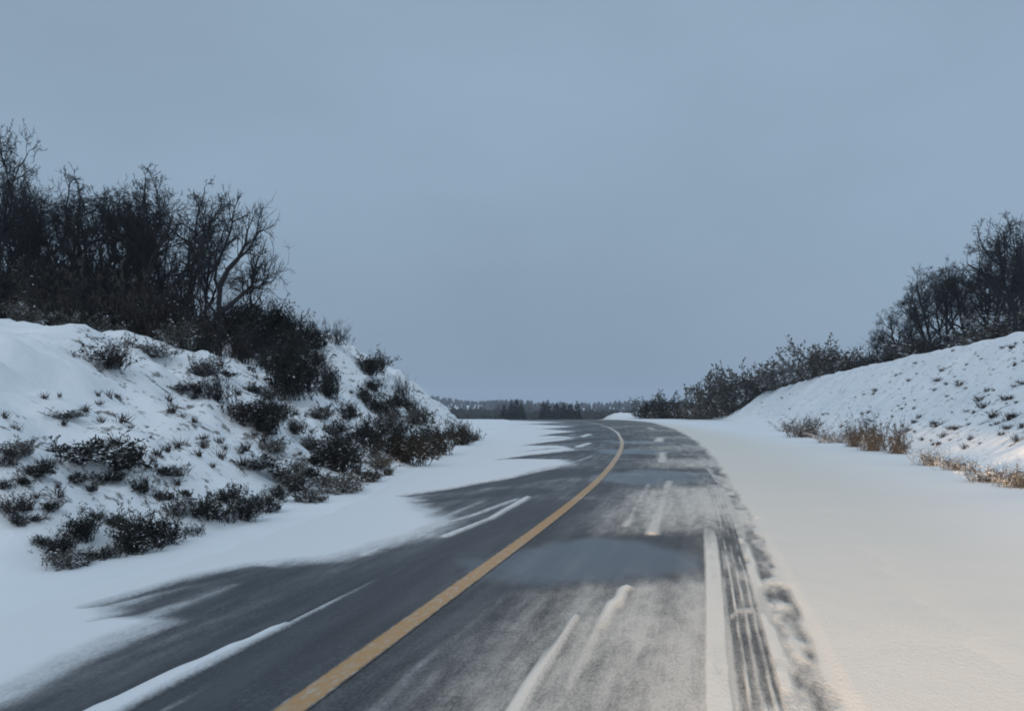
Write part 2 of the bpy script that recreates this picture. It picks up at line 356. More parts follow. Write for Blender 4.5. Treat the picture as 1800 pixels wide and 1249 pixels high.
def road_uv(me, U, Yv):
    uv = me.uv_layers.new(name='road'); li = np.empty(len(me.loops), np.int32); me.loops.foreach_get('vertex_index', li)
    w = np.stack([U.ravel()[li], Yv.ravel()[li]], -1); uv.data.foreach_set('uv', w.ravel().astype(np.float32))
road_uv(me, Umat, np.repeat(rowsY[:, None], Xr.shape[1], 1))
road = link('road', me, kind='structure')

Uy = np.repeat(np.linspace(-.092, .092, 7)[None, :], len(rowsY), 0)
sel = rowsY < 175
Xy = (XC[:, None] + Uy / NL[:, None])[sel]; Yy = (rowsY[:, None] - Uy * (TG / NL)[:, None])[sel]
cy_, _ = surface(Xy, Yy, Uy[sel])
cy_ = np.clip(cy_ + .2 + .45 * sstep(12, 60, Yy), 0, 1) * .8
me = mesh_np('centre_line', np.stack([Xy, Yy, zbase(Yy) + .006 + .035 * sstep(.35, 1, cy_)], -1).reshape(-1, 3), grid_faces(*Xy.shape), M['paint'])
a = me.attributes.new('snow', 'FLOAT', 'POINT'); a.data.foreach_set('value', cy_.ravel().astype(np.float32))
road_uv(me, Uy[sel], Yy)
link('centre_line', me, road)

# ------------------------------------------------------------------ snow covered ground with the two cut banks
LF_Y = [-40, 0, 7.4, 7.9, 9.3, 13.4, 17.6, 20.9, 31, 42, 50, 60, 72, 90, 120, 160]; LF_X = [-15, -6.6, -4.75, -4.45, -3.75, -3.6, -3.2, -2.8, -2.5, -2.2, -2.6, -4.6, -9.5, -20, -44, -80]
LH_Y = [-40, 0, 8, 12, 18, 23, 27, 31, 36, 41, 46, 50, 56, 64, 76, 100]; LH_V = [2.6, 2.6, 2.8, 3.1, 3.35, 3.3, 3.4, 4.3, 5.0, 5.2, 4.9, 4.2, 2.7, 1.3, .5, 0]
RF_Y = [-40, 0, 15.8, 27.3, 57, 80, 102, 120, 132, 180, 260]; RF_X = [-4, 5.4, 10.1, 13.3, 20.0, 23.8, 26.3, 26.5, 25, 8, -40]
RH_Y = [-40, 10, 36, 55, 70, 85, 95, 108, 120, 135, 160]; RH_V = [4.6, 4.8, 4.9, 4.8, 4.5, 4.0, 3.5, 1.9, 1.0, .6, 0]
RW_Y = [0, 36, 70, 95, 120]; RW_V = [8.2, 8.0, 5.6, 4.8, 5]
def sint(y, a, b):                                   # softened interpolation
    return (np.interp(y - 1.2, a, b) + np.interp(y, a, b) + np.interp(y + 1.2, a, b)) / 3
def ground_h(X, Y, thin=False):
    X = np.asarray(X, float); Y = np.asarray(Y, float)
    z = zbase(Y) + .036 + .006 * fbm(X * 1.2, Y * 1.2, 61, 3)
    XCr = smooth_curve(Y); TGr = tangent(Y); U = (X - XCr) / np.sqrt(1 + TGr**2)
    away = np.minimum(np.abs(U - np.interp(Y, UL_Y, UL_V)), np.abs(U - np.interp(Y, UR_Y, UR_V)))
    z = z + sstep(.3, 3, away) * (.02 + .03 * fbm(X * .35, Y * .35, 3, 3))
    # left bank
    wob = .5 * fbm(X*.5, Y * .5, 81, 3) * np.clip(Y/20, .5, 1.6)
    d = sint(Y, LF_Y, LF_X) + wob - X
    H = sint(Y, LH_Y, LH_V) ; W = np.interp(Y, [0, 18, 30, 45, 70], [7.5, 7.8, 7.5, 7.2, 9])
    t = np.clip(d / W, 0, None)
    prof = np.where(t < 1, .55 * (1 - (1 - np.minimum(t, 1)) ** 1.6) + .45 * sstep(0, 1, t), 1)
    far_fade = 1 - sstep(52, 75, Y)
    zl = H * prof + np.where(d > W, (d - W) * .085, 0) * far_fade * sstep(-12, -20, -X*0 - 16) * (1 - .0 * d)
    zl = zl + np.where(d > 0, 1, 0) * np.clip(d, 0, 1.2) * .5 * fbm(X * .55, Y * .55, 31, 5) * np.clip(H / 2, 0, 1)
    zl = zl + np.clip(d, 0, 1) * .22 * fbm(X * 2.4, Y * 2.4, 71, 3) * np.clip(H / 2, 0, 1)
    # right bank
    dr = X - sint(Y, RF_Y, RF_X) - .5 * fbm(X * .3, Y * .3, 91, 3)
    Hr = sint(Y, RH_Y, RH_V); Wr = np.interp(Y, RW_Y, RW_V); tr = np.clip(dr / Wr, 0, None)
    pr = np.where(tr < 1, .75 * tr + .25 * sstep(0, 1, tr), 1)
    zr_ = Hr * pr + np.where(dr > Wr, (dr - Wr) * .05, 0) * (1 - sstep(90, 120, Y))
    zr_ = zr_ + np.clip(dr, 0, 1) * .17 * fbm(X * .9, Y * .9, 37, 4) * np.clip(Hr / 2, 0, 1)
    shoulder = .10 * sstep(.2, 3.2, U - np.interp(Y, UR_Y, UR_V))
    z = z + np.where(d > 0, zl, 0) + np.where(dr > 0, zr_, 0) + shoulder
    z = z + 0.95 * np.exp(-(np.abs(X - 18.2) / 3.6) ** 3 - ((Y - 126) / 3) ** 2) * (1 + .5*fbm(X, Y, 4, 2))    # a drift beside the bend
    # the bed of the road sits below the carriageway sheet
    lo = np.interp(Y, UL_Y, UL_V) + .30; hi = np.interp(Y, UR_Y, UR_V) - .55
    bed = sstep(0, .3, U - lo) * sstep(0, 1.1, hi - U) * (Y < 283)
    z = z * (1 - bed) + (zbase(Y) - .18) * bed
    # the low hill far away
    z = z + np.where(Y > 450, sstep(450, 1200, Y) * (10 + 12 * np.exp(-((X + 190) / 160) ** 2) + 10 * fbm(X * .004, Y * .002, 9, 3)), 0)
    if thin:
        tl = np.clip(d / 1.0, 0, 1) * (1 - sstep(.75, 1.05, t)) * np.clip(H / 2, 0, 1)
        gate = sstep(-.25, .35, fbm(X * .22, Y * .22, 55, 3) * 2 + .25)
        trh = np.clip(dr, 0, 1) * (1 - sstep(.9, 1.1, tr)) * np.clip(Hr / 2, 0, 1)
        return z, np.clip(tl * gate * .62 + trh * .54, 0, 1), warm_tint(U), np.clip(.09 + sstep(0, 1, d) + sstep(0, 1, dr), 0, 1)
    return z
def axis(segs):
    out = [segs[0][0]]
    for a, b, s in segs:
        n = max(1, int(round((b - a) / s))); out += list(np.linspace(a, b, n + 1)[1:])
    return np.array(out)
gx = axis([(-900, -120, 60), (-120, -34, 4), (-34, -14, .5), (-14, 0, .16), (0, 6, .3), (6, 32, .26), (32, 60, 1.5), (60, 160, 6), (160, 900, 60)])
gy = axis([(-40, 3, 1.2), (3, 22, .18), (22, 60, .28), (60, 130, .6), (130, 300, 4), (300, 1650, 50)])
GX, GY = np.meshgrid(gx, gy)
gz, gthin, gwarm, grough = ground_h(GX, GY, True)
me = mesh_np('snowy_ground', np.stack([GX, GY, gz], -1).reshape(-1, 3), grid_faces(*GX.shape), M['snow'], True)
a = me.attributes.new('thin', 'FLOAT', 'POINT'); a.data.foreach_set('value', gthin.ravel().astype(np.float32))
a = me.attributes.new('rough', 'FLOAT', 'POINT'); a.data.foreach_set('value', grough.ravel().astype(np.float32))
a = me.attributes.new('warm_tint', 'FLOAT', 'POINT'); a.data.foreach_set('value', gwarm.ravel().astype(np.float32))
link('snowy_ground', me, kind='structure')

def hit(px, py):                                     # where a line of sight meets the ground
    Y = np.concatenate([np.arange(4, 40, .04), np.arange(40, 200, .2)])
    X = (px - CX) / FPX * Y; Z = EYE - (py - HY) / FPX * Y
    i = np.argmax(ground_h(X, Y) >= Z)
    return X[i], Y[i], float(ground_h(X[i:i+1], Y[i:i+1])[0])
def on_ground(px, Y):
    X = (px - CX) / FPX * Y; return X, Y, float(ground_h(np.array([X]), np.array([Y]))[0])

# ------------------------------------------------------------------ plant builders
def norm(v): return v / (np.linalg.norm(v) + 1e-9)
class Buf:
    def __init__(s): s.V = []; s.F = []
    def tube(s, pts, rad, n):
        base = len(s.V); m = len(pts)
        for i in range(m):
            d = norm(pts[min(i+1, m-1)] - pts[max(i-1, 0)])
            ax = np.array([1., 0, 0]) if abs(d[0]) < .8 else np.array([0, 1., 0])
            u = norm(np.cross(d, ax)); v = np.cross(d, u)
            for k in range(n):
                a = 2*math.pi*k/n; s.V.append(pts[i] + (u*math.cos(a) + v*math.sin(a)) * rad[i])
        for i in range(m - 1):
            for k in range(n):
                q = base + i*n; s.F.append((q+k, q+(k+1) % n, q+n+(k+1) % n, q+n+k))
        s.F.append(tuple(base + (m-1)*n + k for k in range(n)))
    def leaf(s, p, d, L, w, rng):
        d = norm(d); sd = norm(np.cross(d, rng.normal(size=3))) * w * .5; b = len(s.V)
        s.V += [p, p + d*L*.5 + sd, p + d*L, p + d*L*.5 - sd]; s.F.append((b, b+1, b+2, b+3))
    def mesh(s, name, m, smooth=False): return mesh_np(name, np.array(s.V), s.F, m, smooth)
def turn(d, ang, rng):
    d = norm(d); u = norm(np.cross(d, rng.normal(size=3))); return norm(d*math.cos(ang) + u*math.sin(ang))
def chain(p, d, L, n, wob, trop, rng):
    pts = [p]
    for i in range(n):
        d = norm(d + rng.normal(size=3)*wob + np.array([0, 0, trop])); p = p + d*L/n; pts.append(p)
    return pts
def at_t(pts, t):
    x = t*(len(pts)-1); i = min(int(x), len(pts)-2); f = x - i
    return pts[i]*(1-f) + pts[i+1]*f, norm(pts[i+1]-pts[i])
def bare_tree(seed, lean=(0, 0), spread=.75, limbs=8, fork=.28, thick=.030, dens=1.0, levels=4):
    """unit-height leafless tree: trunk buffer and crown buffer"""
    rng = np.random.default_rng(seed); T = Buf(); C = Buf()
    tr = chain(np.array([0, 0, -.03]), np.array([lean[0], lean[1], 1.]), .86, 9, .10, .06, rng)
    T.tube(tr, [thick*(1 - .75*i/9) + (.012 if i == 0 else 0) for i in range(10)], 8)
    def grow(p, d, L, r, lvl):
        n = (0, 6, 5, 3, 2)[lvl]
        pts = chain(p, d, L, n, (0, .22, .28, .32, .30)[lvl], (0, .08, .04, .02, .0)[lvl], rng)
        end = r * (.45 if lvl < 3 else .4)
        C.tube(pts, [r + (end-r)*i/n for i in range(n+1)], (0, 6, 4, 3, 3)[lvl])
        if lvl >= levels: return
        k = max(2, int(round((0, 7, 7, 5)[lvl] * dens)))
        for j in range(k):
            t = rng.uniform(.22, 1) if j else 1.0
            q, dd = at_t(pts, min(t, .999))
            grow(q, turn(dd, rng.uniform(.4, 1.1), rng), L*rng.uniform(.38, .62)*(1.15 - .4*t), max(r*(1-.5*t)*.55, .0017), lvl+1)
    for j in range(limbs):
        t = fork + (1-fork) * (j + rng.uniform(0, .8)) / limbs
        q, dd = at_t(tr, min(t, .999)); a = j*2.4 + rng.uniform(-.5, .5)
        out = np.array([math.cos(a), math.sin(a), 0])
        d = norm(dd*.75 + out*spread*rng.uniform(.7, 1.2))
        grow(q, d, (.62 - .36*t)*rng.uniform(.8, 1.15), thick*(.62 - .35*t), 1)
    k = 1 / max(v[2] for v in C.V + T.V)
    T.V = [v*k for v in T.V]; C.V = [v*k for v in C.V]
    return T, C
def gnarled_tree(seed):
    """short trunk at the end of a grove, its big limbs sweep over to one side"""
    rng = np.random.default_rng(seed); T = Buf(); C = Buf()
    tr = [np.array(p, float) for p in ((0, 0, -.03), (.0, 0, .12), (.02, 0, .25), (.0, .01, .37), (.02, .0, .48), (.10, .0, .58), (.20, .01, .65), (.27, .02, .74), (.29, .03, .84))]
    T.tube(tr, [.042, .032, .029, .027, .025, .021, .018, .014, .009], 8)
    main = [[(0.01, 0, .30), (.12, .03, .36), (.22, .05, .42), (.32, .05, .47), (.36, .04, .57), (.40, .02, .66)],
            [(.02, 0, .42), (-.05, .04, .52), (-.04, .06, .62), (.04, .08, .74), (.10, .10, .86), (.11, .11, .95)],
            [(.2, .01, .65), (.30, -.06, .68), (.38, -.1, .72), (.43, -.12, .80)], [(0.02, 0, .26), (-.08, -.08, .36), (-.14, -.1, .48), (-.13, -.1, .6)],
            [(.32, .05, .47), (.42, .0, .46), (.5, -.04, .50), (.55, -.06, .56)]]
    def grow(p, d, L, r, lvl):
        n = 4 if lvl < 3 else 3; pts = chain(p, d, L, n, .24, .07, rng)
        C.tube(pts, [r*(1 - .6*i/n) for i in range(n+1)], 4 if lvl < 2 else 3)
        if lvl >= 4: return
        for j in range((0, 0, 6, 4)[lvl] if lvl < 4 else 0):
            q, dd = at_t(pts, min(rng.uniform(.25, 1), .999)); grow(q, turn(dd, rng.uniform(.4, .9), rng), L*rng.uniform(.4, .65), max(r*.5, .0016), lvl+1)
    for b, P in enumerate(main):
        P = [np.array(p, float) for p in P]
        r0 = (.020, .017, .012, .012, .010)[b]; C.tube(P, [r0*(1-.6*i/(len(P)-1)) for i in range(len(P))], 6)
        for j in range(9):
            q, dd = at_t(P, min(rng.uniform(.3, 1), .999)); grow(q, turn(dd, rng.uniform(.4, .9), rng), rng.uniform(.12, .24), r0*.42, 2)
    for j in range(7):
        q, dd = at_t(tr, min(rng.uniform(.6, 1), .999)); grow(q, turn(dd, rng.uniform(.4, .9), rng), rng.uniform(.12, .22), .006, 2)
    return T, C
def shrub(seed, stems=60, spread=.9, leaves=2200, leaf=(.085, .035), twigs=4, tilt=(0, 0), r=.009, low=0.0, base=.2):
    """unit-height bush: many stems fanning from the root, side twigs, leaves"""
    rng = np.random.default_rng(seed); S = Buf(); Lf = Buf(); tips = []
    lobes = [(rng.uniform(0, 6.28), rng.uniform(.5, 1.15)) for _ in range(5)]
    for i in range(stems):
        a, hmul = lobes[i % 5]; a = a + rng.normal(0, .45); out = spread * rng.uniform(.15, 1.0)
        d = np.array([math.cos(a)*out + tilt[0], math.sin(a)*out + tilt[1], 1 - low*rng.uniform(.3, 1)])
        L = hmul * rng.uniform(.4, 1.0)
        p0 = np.array([rng.normal(0, base), rng.normal(0, base), -.06])
        pts = chain(p0, d, L, 5, .16, .05, rng); S.tube(pts, [r*(1-.7*k/5) for k in range(6)], 3); tips.append(pts)
        for j in range(twigs):
            q, dd = at_t(pts, min(rng.uniform(.3, 1), .999)); tw = chain(q, turn(dd, rng.uniform(.3, .9), rng), L*rng.uniform(.18, .4), 3, .2, .05, rng)
            S.tube(tw, [r*.5, r*.42, r*.34, r*.22], 3); tips.append(tw)
    for i in range(leaves):
        P = tips[rng.integers(len(tips))]; q, dd = at_t(P, min(rng.uniform(.08, 1), .999))
        s = rng.uniform(.6, 1.3); Lf.leaf(q + rng.normal(size=3)*.02, dd + rng.normal(size=3)*.7, leaf[0]*s, leaf[1]*s, rng)
    return S, Lf
def tuft(seed, n=34, h=1.0):
    rng = np.random.default_rng(seed); B = Buf()
    for i in range(n):
        a = rng.uniform(0, 6.28); o = rng.uniform(.1, .8); p0 = np.array([rng.normal(0, .16), rng.normal(0, .16), -.05])
        pts = chain(p0, np.array([math.cos(a)*o, math.sin(a)*o, 1.]), h*rng.uniform(.5, 1.1), 3, .18, -.12, rng); B.tube(pts, [.03, .024, .016, .004], 3)
    return B
def conifer(seed):
    rng = np.random.default_rng(seed); T = Buf(); C = Buf()
    T.tube([np.array([0, 0, -.05]), np.array([0, 0, .5]), np.array([.01, 0, .98])], [.022, .014, .003], 6)
    for i in range(300):
        z = rng.uniform(.06, .97); a = rng.uniform(0, 6.28); L = (.27*(1-z)**.75 + .03)*rng.uniform(.55, 1.15)
        d = np.array([math.cos(a), math.sin(a), rng.uniform(-.25, .3)])
        for k in range(5):
            C.leaf(np.array([0, 0, z]) + d*L*rng.uniform(.05, .5), d + rng.normal(size=3)*.3, L*.6, L*.22, rng)
    return T, C

LIB = {}
for i, (sp, lm, fk, tk) in enumerate([(.70, 9, .24, .026), (.55, 9, .30, .022), (.85, 8, .22, .03), (.60, 10, .34, .024), (.75, 8, .18, .026), (.5, 8, .38, .020)]):
    T, C = bare_tree(100+i, ((-.06, .05, .1, -.1, .02, .08)[i], .04), sp, lm, fk, tk, .95)
    LIB['tree%d' % i] = [('trunk', T.mesh('trunk', M['bark'], True)), ('crown', C.mesh('crown', M['twig']))]
T, C = gnarled_tree(5); LIB['gnarled'] = [('trunk', T.mesh('trunk', M['bark'], True)), ('crown', C.mesh('crown', M['twig']))]
T, C = bare_tree(300, (0, 0), .6, 7, .15, .03, .7, 3); LIB['far_tree'] = [('trunk', T.mesh('trunk', M['bark'])), ('crown', C.mesh('crown', M['twig']))]
for i in range(2):
    T, C = conifer(400+i); LIB['conifer%d' % i] = [('trunk', T.mesh('trunk', M['bark'])), ('crown', C.mesh('crown', M['pine']))]
def lib_shrub(key, leafm, twigm, **k):
    S, L = shrub(**k); parts = [('stems', S.mesh('stems', M[twigm]))]
    if L.F: parts.append(('foliage', L.mesh('foliage', M[leafm])))
    LIB[key] = parts
for i in range(3):
    lib_shrub('dense%d' % i, 'leaf', 'twig', seed=500+i, stems=70, spread=(.8, 1.0, .7)[i], leaves=4000, leaf=(.075, .028), twigs=7)
    lib_shrub('brown%d' % i, 'leaf_brown', 'twig', seed=520+i, stems=60, spread=(.9, 1.1, .8)[i], leaves=1500, leaf=(.08, .03), twigs=5)
    lib_shrub('sprawl%d' % i, 'leaf', 'twig', seed=540+i, stems=48, spread=1.7, leaves=2000, leaf=(.10, .035), twigs=6, low=.55, tilt=((.5, .1), (-.3, .3), (.2, -.4))[i], r=.014)
    lib_shrub('grey%d' % i, 'leaf_grey', 'twig_frost', seed=560+i, stems=70, spread=(.8, .95, 1.1)[i], leaves=3200, leaf=(.085, .04), twigs=4)
    lib_shrub('twiggy%d' % i, 'leaf_brown', 'twig', seed=580+i, stems=70, spread=(.6, .8, .5)[i], leaves=200, leaf=(.06, .02), twigs=9, r=.008)
    lib_shrub('straw%d' % i, 'straw', 'straw', seed=600+i, stems=90, spread=(.8, 1.1, .6)[i], leaves=900, leaf=(.10, .025), twigs=4, r=.010)
    LIB['tuft%d' % i] = [('blades', tuft(700+i).mesh('blades', M['leaf_brown']))]

RR = random.Random(3)
import re
ORD = ['first', 'second', 'third', 'fourth', 'fifth', 'sixth', 'seventh', 'eighth', 'ninth', 'tenth', 'eleventh', 'twelfth', 'thirteenth', 'fourteenth', 'fifteenth', 'sixteenth', 'seventeenth', 'eighteenth', 'nineteenth', 'twentieth', 'twenty-first', 'twenty-second']
def number_off(objs, ref, text):                     # label a row by its order from a thing one can find
    for k, o in enumerate(sorted(objs, key=lambda o: math.hypot(o.location.x - ref[0], o.location.y - ref[1]))): o['label'] = text % ORD[k]
def short(label):
    return re.split(r' (?:at|on|in|of|below|beside|behind|above|near|with|between|beneath|under|along|where|past|next|just|downhill|grown|standing|leaning|lying|hugging|directly|highest|alone|filling|fanning|halfway|midway|rising|directly) ', label)[0]
def place(kind, name, loc, h, w=None, label='', cat='bush', group=None, rz=None, sink=.03, dy=None):
    """one plant: an Empty on the ground with copies of its kind's parts"""
    root = link(name, None, loc=(loc[0], loc[1], loc[2] - sink*h), label=label, category=cat, group=group)
    root.empty_display_size = .2
    w = h if w is None else w
    root.scale = (w, dy or w, h); root.rotation_euler = (0, 0, RR.uniform(0, 6.28) if rz is None else rz)
    for pn, me in LIB[kind]: link(pn, me, root)
    return root
def metres(px_len, Y): return px_len / FPX * Y

# ------------------------------------------------------------------ bare trees above the left-hand cutting
def tree(kind, px, Y, top_py, label, group, wk=1.0, rz=None, name='bare_tree'):
    X, Y, z = on_ground(px, Y); h = (EYE - (top_py - HY)/FPX*Y) - z
    return place(kind, name, (X, Y, z), h, h*wk, label, 'tree', group, rz, .02)
GROVE = 'bare trees of the grove above the bushy bank'
GL = 'slender leafless dark tree standing in the crowded grove above the bushy bank'
tree('tree1', -12, 24, 180, 'tall leafless tree with wide crown overtopping the rest of the grove', GROVE, .6, 2.5)
for i, (px, Y, top, wk) in enumerate([(8, 27, 290, .7), (48, 29, 292, .75), (82, 31, 312, .8), (118, 28, 305, .7), (152, 30, 292, .8), (186, 33, 315, .8), (212, 29, 330, .7),
                                      (268, 31, 300, .75), (298, 34, 345, .8), (362, 33, 365, .8), (24, 35, 318, .9), (100, 36, 322, .9), (170, 37, 318, .9), (255, 37, 335, .9)]):
    grove = (grove if i else []) + [tree('tree%d' % (i % 6), px, Y, top, GL, GROVE, wk)]
tree('tree4', 238, 28, 268, 'leafless tree with the rounded crown highest in the middle of the grove', GROVE, .8, .6)
tree('tree3', 326, 29, 303, 'upright leafless tree with twin stems beside the gnarled tree at the edge of the grove', GROVE, .75, 2.0)
gn = tree('gnarled', 384, 27, 352, 'gnarled leafless tree with limbs sweeping sideways at the open end of the grove', GROVE, .62, 0.0)
tree('tree5', 448, 30, 452, 'short leafless sapling tilting out over the slope past the gnarled tree', GROVE, 1.1, 1.2)

number_off(grove, gn.location, 'slender leafless tree, %s in distance from the gnarled tree among the crowded grove')
TH = 'dense leafless thicket bush filling the ground beneath the bare grove'
for i in range(16):
    X, Y, z = on_ground(-25 + i*23 + RR.uniform(-8, 8), RR.uniform(33.5, 37)); h = RR.uniform(3.4, 5.0)
    place('twiggy%d' % (i % 3), 'thicket_bush', (X, Y, z), h, h*.6, TH, 'bush', 'thicket under the grove')
THG = 'thicket under the grove'
for i in range(54):
    px = -30 + i*9.3 + RR.uniform(-8, 8); Y = 25.5 + (i % 6)*1.6 + RR.uniform(-.6, .6)
    X, Y, z = on_ground(px, Y); h = RR.uniform(1.6, 3.1) * (1 if px < 330 else .62)
    place(('twiggy%d' if i % 3 else 'brown%d') % (i % 3), 'thicket_bush', (X, Y, z), h, h*.62, TH, 'bush', THG)
for i, (px, py) in enumerate([(405, 575), (430, 590), (455, 600), (480, 612), (500, 625), (525, 640), (480, 650), (545, 665), (560, 640), (530, 615), (575, 670), (555, 610), (500, 672), (440, 615), (415, 600), (540, 690), (470, 585), (500, 600), (380, 580)]):
    X, Y, z = hit(px, py); h = metres(RR.uniform(50, 80) if px < 510 else RR.uniform(32, 52), Y); place(('twiggy%d', 'brown%d', 'dense%d')[i % 3] % (i % 3), 'gully_bush', (X, Y, z), h, h*.85, 'dark bush in the dense growth running from the gnarled tree down into the gully', 'bush', 'gully growth')
LW = 'low snow-dusted evergreen bush along the front edge of the grove'
for i, (px, Y) in enumerate([(-5, 20.5), (28, 20.8), (62, 21.5), (105, 22), (140, 22.5), (175, 23), (215, 24), (320, 22.5), (345, 23.5)]):
    X, Y, z = on_ground(px, Y); h = RR.uniform(.6, 1.0); lows = (lows if i else []) + [place(('dense%d', 'grey%d')[i % 2] % (i % 3), 'low_bush', (X, Y, z), h, h*1.1, LW, 'bush', 'low bushes in front of the grove')]

number_off(lows, gn.location, 'low snow-dusted bush at the grove front edge, %s in distance from the gnarled tree')
# ------------------------------------------------------------------ bushes on the left-hand bank: column, foot row, height, width (in survey pixels), kind, label
BANK = 'bushes growing on the bushy bank'
left = [
 (188, 645, 62, 95, 'brown0', 'spiky brown bush alone on the snow bench below the grove'),
 (265, 627, 32, 80, 'grey2', 'low grey bush behind the spiky brown bush on the snow bench'),
 (318, 685, 22, 50, 'sprawl1', 'small black creeping bush below the low grey bush on the snow bench'),
 (380, 702, 80, 90, 'twiggy1', 'tall thin twiggy bush beside the rounded end of the snow bench'),
 (425, 735, 60, 80, 'brown2', 'sparse brown bush downhill of the tall thin twiggy bush'),
 (120, 738, 22, 55, 'sprawl0', 'small creeping dark bush highest on the open snow face'),
 (128, 806, 62, 130, 'sprawl0', 'broad sprawling dark bush in the middle of the snow face'),
 (218, 818, 75, 85, 'sprawl1', 'dark bush with a branch reaching up beside the broad sprawling one'),
 (66, 835, 34, 60, 'sprawl2', 'flat dark bush just below the broad sprawling bush'),
 (128, 845, 28, 55, 'sprawl1', 'snow-capped creeping bush in the hollow under the sprawling bush'),
 (192, 842, 30, 55, 'sprawl2', 'flattened twiggy bush below the bush with the raised branch'),
 (288, 835, 34, 65, 'sprawl0', 'small forked dark bush standing apart on the smooth snow face'),
 (24, 906, 50, 60, 'brown1', 'reddish brown leafy bush near the lower end of the bank'),
 (290, 884, 46, 50, 'brown2', 'thin greyish bush above the large dark bush at the verge'),
 (365, 908, 66, 80, 'sprawl1', 'windswept dark bush leaning beside the large bush at the verge'),
 (140, 948, 52, 60, 'dense1', 'rounded dark bush beside the large bush at the verge'),
 (232, 972, 84, 95, 'dense0', 'large dense blackish bush at the edge of the snowy verge'),
 (282, 958, 70, 80, 'dense2', 'second dense dark bush grown into the large one at the verge'),
 (104, 978, 42, 60, 'dense1', 'small dark bush on the downhill side of the rounded bush'),
 (128, 996, 36, 80, 'grey1', 'pale frosted low bush at the lowest corner of the bank'),
 (335, 938, 26, 70, 'twiggy0', 'flat tangle of bare twigs at the verge past the large dark bush'),
 (430, 912, 50, 62, 'dense1', 'olive leaved bush with snow lumps at the verge'),
 (470, 898, 38, 60, 'dense2', 'dark low bush next to the olive leaved bush at the verge'),
 (440, 822, 34, 90, 'sprawl2', 'long low dark bush lying across the smooth snow face'),
 (466, 758, 72, 78, 'dense0', 'dark spiky bush beneath the big black thicket of the gully'),
 (512, 693, 120, 110, 'dense2', 'big black rounded bush filling the gully between the two humps'),
 (455, 640, 80, 110, 'twiggy2', 'grey haze of bare twigs above the big black gully bush'),
 (478, 600, 80, 90, 'dense0', 'dark bush on the skyline above the gully'),
 (530, 610, 70, 80, 'twiggy1', 'leafless bush fanning out on the skyline above the gully'),
 (420, 585, 70, 90, 'brown1', 'brown bush at the foot of the gnarled tree'),
 (576, 697, 48, 42, 'dense1', 'dark green bush on the far side of the big black gully bush'),
 (590, 603, 50, 60, 'twiggy0', 'bare bush on the ridge beyond the gully'),
 (650, 657, 44, 66, 'dense2', 'leafy dark bush leaning off the ridge line against the sky'),
 (657, 687, 26, 36, 'dense0', 'little dark bush directly below the leafy one on the ridge'),
 (706, 697, 48, 46, 'twiggy2', 'bare pale twiggy bush at the low end of the ridge'),
 (672, 726, 32, 50, 'dense1', 'dark bush on the steep snow nose under the little one'),
 (585, 762, 30, 55, 'sprawl2', 'low bush on the snow between gully and steep nose'),
 (650, 784, 62, 64, 'dense0', 'upright dark bush on the steep nose above the verge'),
 (712, 812, 82, 95, 'dense2', 'largest dark green bush at the foot of the steep nose'),
 (770, 799, 62, 64, 'dense1', 'dark green bush near the tip of the steep nose'),
 (806, 782, 50, 46, 'dense0', 'pointed dark bush at the tip of the bank by the bend'),
 (834, 774, 22, 32, 'brown0', 'last small brown bush where the bank runs out'),
 (592, 828, 78, 95, 'dense1', 'rounded bush with a frosted top midway along the verge'),
 (502, 852, 48, 74, 'grey0', 'snow-laden grey bush on the lower slope'),
 (604, 864, 40, 105, 'grey1', 'wide frosted bush hugging the verge below the rounded bush'),
 (644, 846, 42, 66, 'brown2', 'brown bush at the verge beside the wide frosted one'),
 (545, 882, 30, 62, 'grey2', 'low frosted bush at the verge below the snow-laden grey bush'),
 (730, 745, 34, 50, 'grey1', 'small frosted bush halfway up the steep nose'),
]
for px, py, hp, wp, kind, lab in left:
    X, Y, z = hit(px, py); h = metres(hp, Y)*1.0; k = .8 if kind.startswith('sprawl') else .86
    named = (named if lab is not left[0][5] else []) + [place(kind, 'bush', (X, Y, z), h, max(metres(wp, Y)*k, .3*h), lab, 'bush', BANK)]

SCR = 'low scrubby bush in the snowy tangle covering the lower part of the bushy bank'
for i, (px, py) in enumerate([(15, 860), (45, 850), (35, 925), (60, 915), (85, 905), (160, 870), (250, 862), (170, 915), (205, 925), (330, 872), (310, 905), (395, 880), (400, 918), (160, 985), (190, 980), (75, 958),
        (520, 830), (545, 842), (560, 815), (620, 808), (570, 860), (625, 835), (665, 822), (680, 835), (690, 790), (740, 778), (745, 806), (760, 772), (790, 772), (820, 772), (670, 760), (700, 760),
        (625, 770), (600, 785), (540, 790), (480, 795), (520, 760), (495, 735), (560, 735), (610, 735), (690, 735), (720, 725), (640, 705), (470, 700), (440, 690), (360, 660), (400, 660), (345, 690), (690, 715), (8, 820), (30, 800), (490, 875), (520, 868), (655, 800), (730, 790), (580, 800)]):
    X, Y, z = hit(px, py); h = metres(RR.uniform(18, 42), Y); k = ('dense%d', 'sprawl%d', 'brown%d', 'grey%d', 'twiggy%d')[RR.choice((0, 0, 1, 2, 3, 4))] % (i % 3)
    nb = min(named, key=lambda o: (o.location.x-X)**2 + (o.location.y-Y)**2)
    look = {'d': 'dark leafy', 's': 'creeping', 'b': 'brownish', 'g': 'frosted grey', 't': 'leafless twiggy'}[k[0]]
    lab = 'low %s scrub %s of the %s' % (look, 'just uphill' if z > nb.location.z else 'just downhill', short(nb['label']))
    place(k, 'scrub_bush', (X, Y, z), h, h*RR.uniform(.9, 1.5), lab, 'bush', 'scrub on the lower bank')
TF = 'small dark tuft of dead grass poking through the snow of the bushy bank'
n = 0
